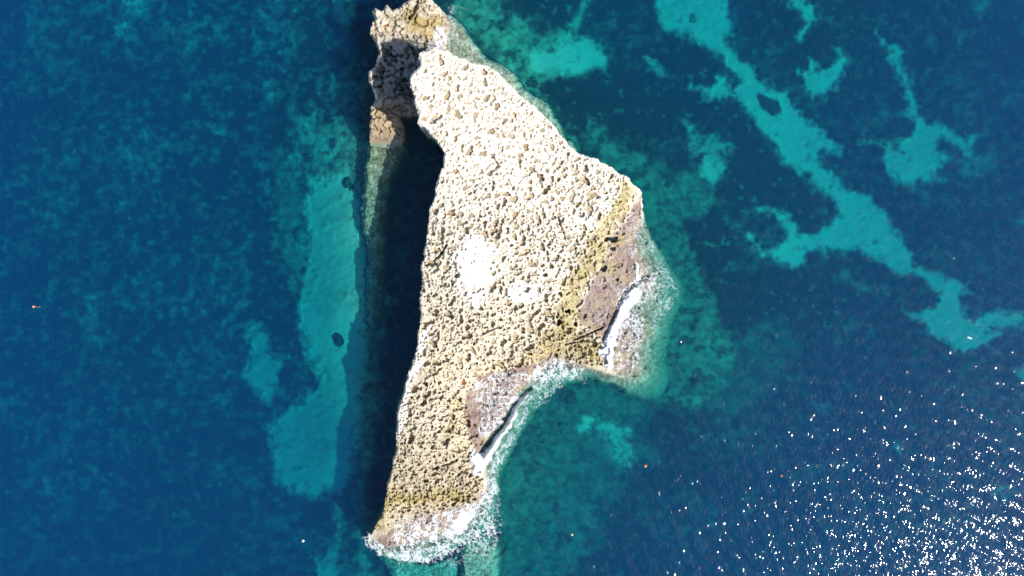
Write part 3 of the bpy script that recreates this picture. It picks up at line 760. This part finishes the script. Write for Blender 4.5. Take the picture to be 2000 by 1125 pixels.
def ledge_c(x, y, z, d):
    n2 = fbm(x, y, 14, 4, 175); n3 = fbm(x, y, 5, 3, 179, .65)
    c = lerp(np.broadcast_to([.36, .295, .195], x.shape + (3,)), np.broadcast_to([.58, .52, .43], x.shape + (3,)), np.clip(.35 + .6 * n2 + ss(12, 2, d) * .5, 0, 1))
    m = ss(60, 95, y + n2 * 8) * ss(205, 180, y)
    grey = lerp(np.broadcast_to([.23, .24, .245], x.shape + (3,)), np.broadcast_to([.07, .075, .07], x.shape + (3,)), np.clip(ledge_z.h + .7 * ledge_z.cr, 0, 1))  # the slab's cast shadow, painted into the rock colour as a dark grey belt
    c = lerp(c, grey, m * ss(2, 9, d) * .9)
    ol = ss(24, 6, line_d(L4('800,35 830,55 850,45'), x, y) + n2 * 12)
    c = lerp(c, np.array([.30, .22, .075]), ol * .8)
    br = ss(200, 222, y); c = lerp(c, np.array([.36, .27, .155]), br * .8)
    pw = np.maximum(ss(862, 872, x + n2 * 5) * ss(100, 80, y), ss(250, 268, y + n2 * 5))
    c = lerp(c, np.array([.23, .17, .13]), pw * .65)
    c = c * (1 - .35 * ledge_z.cr[..., None])
    c = lerp(c, np.array([.25, .25, .16]), ss(.1, -.3, z))
    return np.clip(c * (1 + .1 * n3[..., None]), .01, .85)
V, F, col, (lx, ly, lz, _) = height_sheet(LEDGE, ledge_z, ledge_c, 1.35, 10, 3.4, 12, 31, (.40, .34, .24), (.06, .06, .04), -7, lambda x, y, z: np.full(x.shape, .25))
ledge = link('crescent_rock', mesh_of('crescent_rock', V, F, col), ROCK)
tag(ledge, 'low craggy crescent of brown rock half shaded by the top end of the big slab', 'rock')
i_ = (np.abs(lx - 750) < 5) & (np.abs(ly - 52) < 5)
blob('lichen_patch', 750, 51, 6, 3, .06, ROCK, float(np.median(lz[i_])) + .06, (.34, .14, .05), 9, ledge, 16, 4)['label'] = 'rust orange lichen patch'

# ------------------------------------------------------------------ drowned reefs beside the islet
def reef(name, poly, zc, amp, lab, seed, base=(.17, .18, .11), pale=(.44, .43, .33), zb=-6):
    P = np.array(poly)
    def zf(x, y, d):
        z = zc(x, y) if callable(zc) else np.full(x.shape, zc)
        a1, a2, ai = worley(x + fbm(x, y, 8, 2, seed) * 3, y + fbm(x, y, 8, 2, seed + 3) * 3, 7, seed % 200 + 200)
        zf.c = a2 - a1; zf.i = ai
        return z + amp * fbm(x, y, 30, 3, seed + 7) + .12 * (ai - .5) - .14 * ss(.25, 0, a2 - a1) + .06 * fbm(x, y, 4, 2, seed + 9) - ss(7, 0, d) * .5
    def cf(x, y, z, d):
        n2 = fbm(x, y, 12, 4, seed + 11); n3 = fbm(x, y, 4.2, 3, seed + 15, .7)
        t = np.clip(.4 + .6 * n2 + .8 * n3, 0, 1)
        return lerp(np.broadcast_to(base, x.shape + (3,)), np.broadcast_to(pale, x.shape + (3,)), t) * (1 - .3 * ss(.2, 0, zf.c))[..., None]
    V, F, col, _ = height_sheet(poly, zf, cf, 1.8, 6, 5, 14, seed, base, (.08, .09, .05), zb, lambda x, y, z: np.full(x.shape, .8))
    return tag(link(name, mesh_of(name, V, F, col), BED), lab, 'reef')
reef('submerged_reef', L4('862,70 873,27 900,48 921,77 951,115 980,131 1009,149 1020,171 1041,187 1068,205 1083,229 1100,262 1125,292 1112,300 1085,268 1060,240 1030,215 990,180 950,150 900,130 865,115'), lambda x, y: -.25 - .35 * ss(860, 1100, x), .1, 'narrow grey drowned ledge hugging the upper right edge of the islet', 210, (.20, .19, .13), (.52, .48, .38))
reef('submerged_reef', L4('724,278 745,284 788,282 776,315 762,345 750,385 744,430 743,480 742,530 740,580 736,615 730,640 723,632 718,620 716,640 714,590 718,540 722,490 710,450 706,410 710,370 714,325 718,300'), lambda x, y: -.3 - .6 * ss(290, 420, y) - 1.4 * ss(430, 640, y), .15, 'long pale drowned ledge running below the crescent rock beside the dark shadow', 240, (.11, .125, .075), (.34, .35, .24))
reef('submerged_reef', L4('905,1062 925,1045 950,1050 968,1065 972,1090 966,1130 955,1165 895,1170 905,1130 900,1095'), lambda x, y: -1.3 + 0 * x, .2, 'grey green drowned reef below the foaming bottom tip of the islet', 260)
reef('submerged_reef', L4('735,1072 780,1092 840,1100 905,1075 900,1125 860,1170 790,1165 765,1120'), lambda x, y: -2.4 + 0 * x, .2, 'dim drowned reef under the curling foam at the bottom left tip', 280)

# ------------------------------------------------------------------ seagrass clumps that stand apart on the sand
GRASS = rock_mat('seagrass', .8, .9, .5, .1)
def bed_z(x, y): return -float(bed_depth(np.array([float(x)]), np.array([float(y)]))[0])
clumps = [(605, 462, 18, 13, 'ragged dark seagrass clump on the turquoise sand strip left of the islet'),
          (665, 661, 8, 8, 'small round dark clump at the right side of the turquoise strip, left of the islet'),
          (691, 353, 11, 10, 'dark clump touching the crest of the pale rubble just left of the long shadow'),
          (617, 300, 13, 9, 'dark clump among pale rubble above the turquoise strip'),
          (1052, 1048, 13, 9, 'lone dark clump in the teal bay below the islet'),
          (1085, 835, 11, 8, 'dark clump in the notch of the bay, right of the breaking wave'),
          (1043, 846, 7, 5, 'smaller dark clump nearer the breaking wave in the bay'),
          (1050, 863, 5, 4, 'smallest dark clump in the bay, below its two neighbours'),
          (1106, 772, 15, 12, 'broad dark clump at the head of the bay, under the purple shore'),
          (1340, 97, 9, 6, 'faint clump on the top stretch of the diagonal sand channel')]
clumps = clumps[:9] + [(1357, 33, 9, 6, 'faint dark clump on sand at the top of the diagonal channel'),
          (1036, 160, 8, 6, 'dark round clump just off the drowned ledge'),
          (1063, 182, 12, 14, 'dark clump off the drowned ledge, lower right of the round one')]
for i, (x, y, rx, ry, lab) in enumerate(clumps):
    th = np.linspace(0, 2 * math.pi, 20, endpoint=False)
    rr_ = np.random.RandomState(900 + i).uniform(.55, 1.3, 20)
    P = np.stack([x + np.cos(th) * rx * rr_, y + np.sin(th) * ry * rr_], -1)
    faint = .75 if i in (0, 9) else (.35 if i in (4, 5, 6, 7) else .12)
    ca = np.array([.018, .032, .018]) * (1 - faint) + np.array([.20, .20, .13]) * faint; cb = ca + .10
    b0 = bed_z(x, y)
    def zf(u, v, d): return b0 + .09 + .05 * ss(0, 7, d) + .15 * fbm(u, v, 4, 3, 560 + i, .7)
    def cf(u, v, z, d): return lerp(np.broadcast_to(ca, u.shape + (3,)), np.broadcast_to(cb, u.shape + (3,)), ss(.1, .8, fbm(u, v, 6, 3, 580 + i, .6)))
    V, F, col, _ = height_sheet(P, zf, cf, 1.5, 3, 7, 9, 600 + i * 3, ca, ca, b0 - .5, lambda x, y, z: np.full(x.shape, .3))
    tag(link('seagrass_clump', mesh_of('seagrass_clump', V, F, col), GRASS), lab, 'seagrass')

# ------------------------------------------------------------------ foam
def foam(poly_list, lab, hump=(), seed=0, step=1.25):
    A = np.concatenate([np.array(p) for _, p, _, _ in poly_list])
    xs = np.arange(A[:, 0].min() - 14, A[:, 0].max() + 14, step); ys = np.arange(A[:, 1].min() - 14, A[:, 1].max() + 14, step)
    X, Y = np.meshgrid(xs, ys)
    wx = fbm(X, Y, 14, 4, seed + 401, .6) * 6; wy = fbm(X, Y, 14, 4, seed + 405, .6) * 6
    cov = np.zeros_like(X)
    # lace: ridges of warped noise
    r1 = 1 - np.abs(fbm(X + wx * .9, Y + wy * .9, 11, 3, seed + 410, .5)) * 6.5
    r2 = 1 - np.abs(fbm(X + wx, Y + wy, 6, 3, seed + 420, .55)) * 5
    r3 = 1 - np.abs(fbm(X + wx, Y - wy, 10, 2, seed + 425, .5)) * 6.5
    lace = np.clip(np.maximum(np.maximum(r1, r2 * .85), r3 * .9), 0, 1)
    for lev, P, soft, solid in poly_list:
        w = ss(-soft, soft, sdf_local(P, X + wx, Y + wy) + 5 * fbm(X, Y, 7, 3, seed + 460, .6))
        v = lev * w * (solid + (1 - solid) * (lace * 1.15 - .12 + .25 * fbm(X, Y, 25, 2, seed + 430)))
        cov = np.maximum(cov, v)
    z = np.zeros_like(X) + .075
    gz = ground_at(X, Y)
    z = np.maximum(z, gz + .05)
    z += .06 * np.clip(cov, 0, 1) * (1 + fbm(X, Y, 5, 3, seed + 440, .6))
    for ln, wd, hh in hump:
        z = np.maximum(z, z * 0 + .075 + 0) + hh * ss(wd, wd * .1, line_d(ln, X + wx * .5, Y + wy * .5)) * (1 + .35 * fbm(X, Y, 8, 3, seed + 450)) * (cov > .05)
    q = quads(len(xs), len(ys)); k = (cov.ravel()[q] > .03).any(1); q = q[k]
    ui = np.unique(q); idx = np.zeros(X.size, np.int64); idx[ui] = np.arange(len(ui))
    V = world_xyz(X.ravel()[ui], Y.ravel()[ui], z.ravel()[ui])
    return tag(link('sea_foam', mesh_of('sea_foam', V, idx[q], None, {'cover': cov.ravel()[ui]}), FOAM), lab, 'foam', None, 'stuff')
# coarse lookup of rock height
_gx = np.arange(700, 1345, 2.0); _gy = np.arange(-10, 1130, 2.0)
_G = np.full((len(_gy), len(_gx)), -5.0)
for (ax_, ay_, az_) in ((lx, ly, lz), (sx, sy, sz)):
    ii = np.clip(((ax_ - 700) / 2).round().astype(int), 0, len(_gx) - 1); jj = np.clip(((ay_ + 10) / 2).round().astype(int), 0, len(_gy) - 1)
    np.maximum.at(_G, (jj, ii), az_)
def ground_at(X, Y):
    u = np.clip((X - 700) / 2, 0, len(_gx) - 1.001); v = np.clip((Y + 10) / 2, 0, len(_gy) - 1.001)
    a = u.astype(int); b = v.astype(int); fu = u - a; fv = v - b
    return np.where((X < 700) | (X > 1343) | (Y < -9) | (Y > 1128), -5, (_G[b, a] * (1 - fu) + _G[b, a + 1] * fu) * (1 - fv) + (_G[b + 1, a] * (1 - fu) + _G[b + 1, a + 1] * fu) * fv)
foam([(1.1, L4('1242,556 1256,572 1238,598 1226,622 1208,640 1198,690 1196,720 1186,724 1181,700 1170,686 1178,664 1192,642 1201,616 1217,584'), 5, .82),
      (1.05, L4('1240,512 1247,516 1250,540 1244,546 1240,530'), 2, .9),
      (.8, L4('1200,560 1290,520 1285,560 1262,600 1258,650 1252,700 1235,735 1200,738 1195,690 1205,630'), 8, .1),
      (.58, L4('1215,415 1240,405 1262,440 1275,500 1290,530 1250,545 1230,520 1222,470'), 8, .08),
      (.62, L4('1260,440 1300,520 1330,570 1305,620 1270,650 1265,560'), 8, .0),
      (.42, L4('1140,560 1185,530 1215,560 1200,600 1180,640 1150,640 1130,610'), 8, .0)],
     'white breaking foam along the reef at the right side of the islet', [(L4('1186,716 1186,690 1195,650 1206,622 1222,592 1240,568'), 9, .16)], 0)
foam([(1.2, L4('1038,762 1014,800 996,834 970,872 956,900 938,934 926,924 918,898 924,878 938,890 958,868 986,832 1012,784'), 6, .66),
      (.86, L4('925,745 975,722 1035,725 1040,742 1012,776 985,820 955,860 930,850 938,810 925,790'), 6, .12),
      (.9, L4('1035,722 1085,695 1120,706 1155,725 1120,740 1080,745 1045,765 1030,745'), 8, .12),
      (.68, L4('1055,760 1030,820 1000,870 975,920 965,990 945,945 960,890 1000,840 1030,780'), 8, .05),
      (.5, L4('1120,735 1150,732 1150,752 1130,748'), 4, .1),
      (.62, L4('1060,740 1110,735 1090,770 1040,810 1040,780'), 8, .0)],
     'foam of a wave curling into the bay in the middle of the islet', [(L4('1036,766 1012,800 992,832 966,868 948,894'), 8, .5)], 100)
foam([(1.2, L4('884,1018 905,1000 928,986 932,1000 908,1036 880,1052 868,1042'), 8, .6),
      (1.0, L4('709,1048 722,1040 738,1056 770,1078 800,1072 830,1055 838,1068 818,1098 790,1100 740,1082 715,1068'), 8, .3),
      (.92, L4('800,1040 845,1012 870,1010 862,1050 830,1080 800,1080 790,1060'), 10, .2),
      (.9, L4('775,1015 870,1000 930,975 965,930 975,960 960,1000 978,1040 950,1060 905,1075 850,1100 790,1105 750,1080'), 10, .12),
      (.62, L4('930,1000 975,950 985,1010 975,1060 960,1090 920,1100 880,1110 850,1100 920,1050'), 10, .0)],
     'white swash foaming round the bottom tip of the islet', [], 200)
foam([(.85, L4('850,46 868,48 872,62 882,72 876,86 862,90 856,100 846,98 852,84 848,66'), 4, .3),
      (.5, L4('872,40 890,60 900,90 880,90 860,80 860,60'), 8, .05),
      (.4, L4('866,16 900,5 915,20 905,40 880,30'), 6, .05)],
     'small white wash over the top right shoulder of the crescent rock', [], 300)
foam([(.55, L4('715,240 730,250 735,285 760,292 790,280 785,250 775,260 760,282 735,275 725,255'), 4, .1),
      (.5, L4('772,218 812,214 812,226 790,222 776,228'), 3, .1)],
     'thin foam trim round the lower end of the crescent rock', [], 350)

# ------------------------------------------------------------------ buoys and floats
def lathe(name, prof, at_, mat, parent=None, n=16):
    th = np.linspace(0, 2 * math.pi, n, endpoint=False); Vv = []; Ff = []
    for k, (r, zz_) in enumerate(prof):
        Vv.append(np.stack([at_[0] + np.cos(th) * r, at_[1] + np.sin(th) * r, np.full(n, at_[2] + zz_)], -1))
    i = np.arange(n); j = (i + 1) % n
    for k in range(len(prof) - 1): Ff.append(np.stack([k * n + i, k * n + j, (k + 1) * n + j, (k + 1) * n + i], -1))
    return link(name, mesh_of(name, np.concatenate(Vv), np.concatenate(Ff)), mat, parent)
ORANGE = plain_mat('orange_plastic', (.75, .16, .03), .45); PALE = plain_mat('weathered_white_plastic', (.72, .70, .62), .5); ROPE = plain_mat('rope', (.35, .32, .22), .9, .3); CREAM = plain_mat('cream_cork', (.62, .5, .32), .8)
def buoy(px, py, r, mat, lab, tail=None):
    x, y, _ = world_xyz(np.array([px]), np.array([py]), np.array([0.0]))[0]
    e = bpy.data.objects.new('buoy', None); C.objects.link(e); e.location = (x, y, 0); e.empty_display_size = .2
    tag(e, lab, 'buoy', 'small floats on the open water')
    prof = [(.01, -r * .5)] + [(r * math.cos(a), r * .25 + r * .8 * math.sin(a)) for a in np.linspace(-.9, 1.45, 9)] + [(.02, r * 1.07)]
    lathe('float_body', prof, (0, 0, 0), mat, e)
    lathe('collar', [(r * .35, r * .95), (r * .38, r * 1.05), (r * .30, r * 1.2), (r * .12, r * 1.28), (.01, r * 1.28)], (0, 0, 0), PALE, e)
    if tail:
        dx, dy = tail; n = 12; t = np.linspace(0, 1, n)
        cx = r * .8 + dx * t; cy = dy * t + .06 * np.sin(t * 9); Vv = []; Ff = []
        for k in range(n):
            for a in range(6):
                Vv.append((cx[k], cy[k] + .022 * math.cos(a * math.pi / 3), .05 + .022 * math.sin(a * math.pi / 3)))
        for k in range(n - 1):
            for a in range(6): Ff.append((k * 6 + a, k * 6 + (a + 1) % 6, (k + 1) * 6 + (a + 1) % 6, (k + 1) * 6 + a))
        link('rope', mesh_of('rope', Vv, np.array(Ff)), ROPE, e)
    return e
buoy(66, 599, .15, ORANGE, 'tiny orange buoy trailing a short rope at the far left', (.75, -.05))
buoy(1260, 910, .17, ORANGE, 'small orange red buoy right of the pale sand patch in the bay', (.2, .12))
buoy(1526, 929, .13, ORANGE, 'small orange float among the sun glitter at lower right')
buoy(592, 1056, .17, PALE, 'white float on the open water left of the bottom tip')
buoy(1117, 1044, .14, CREAM, 'cream float in the teal water below the bay')
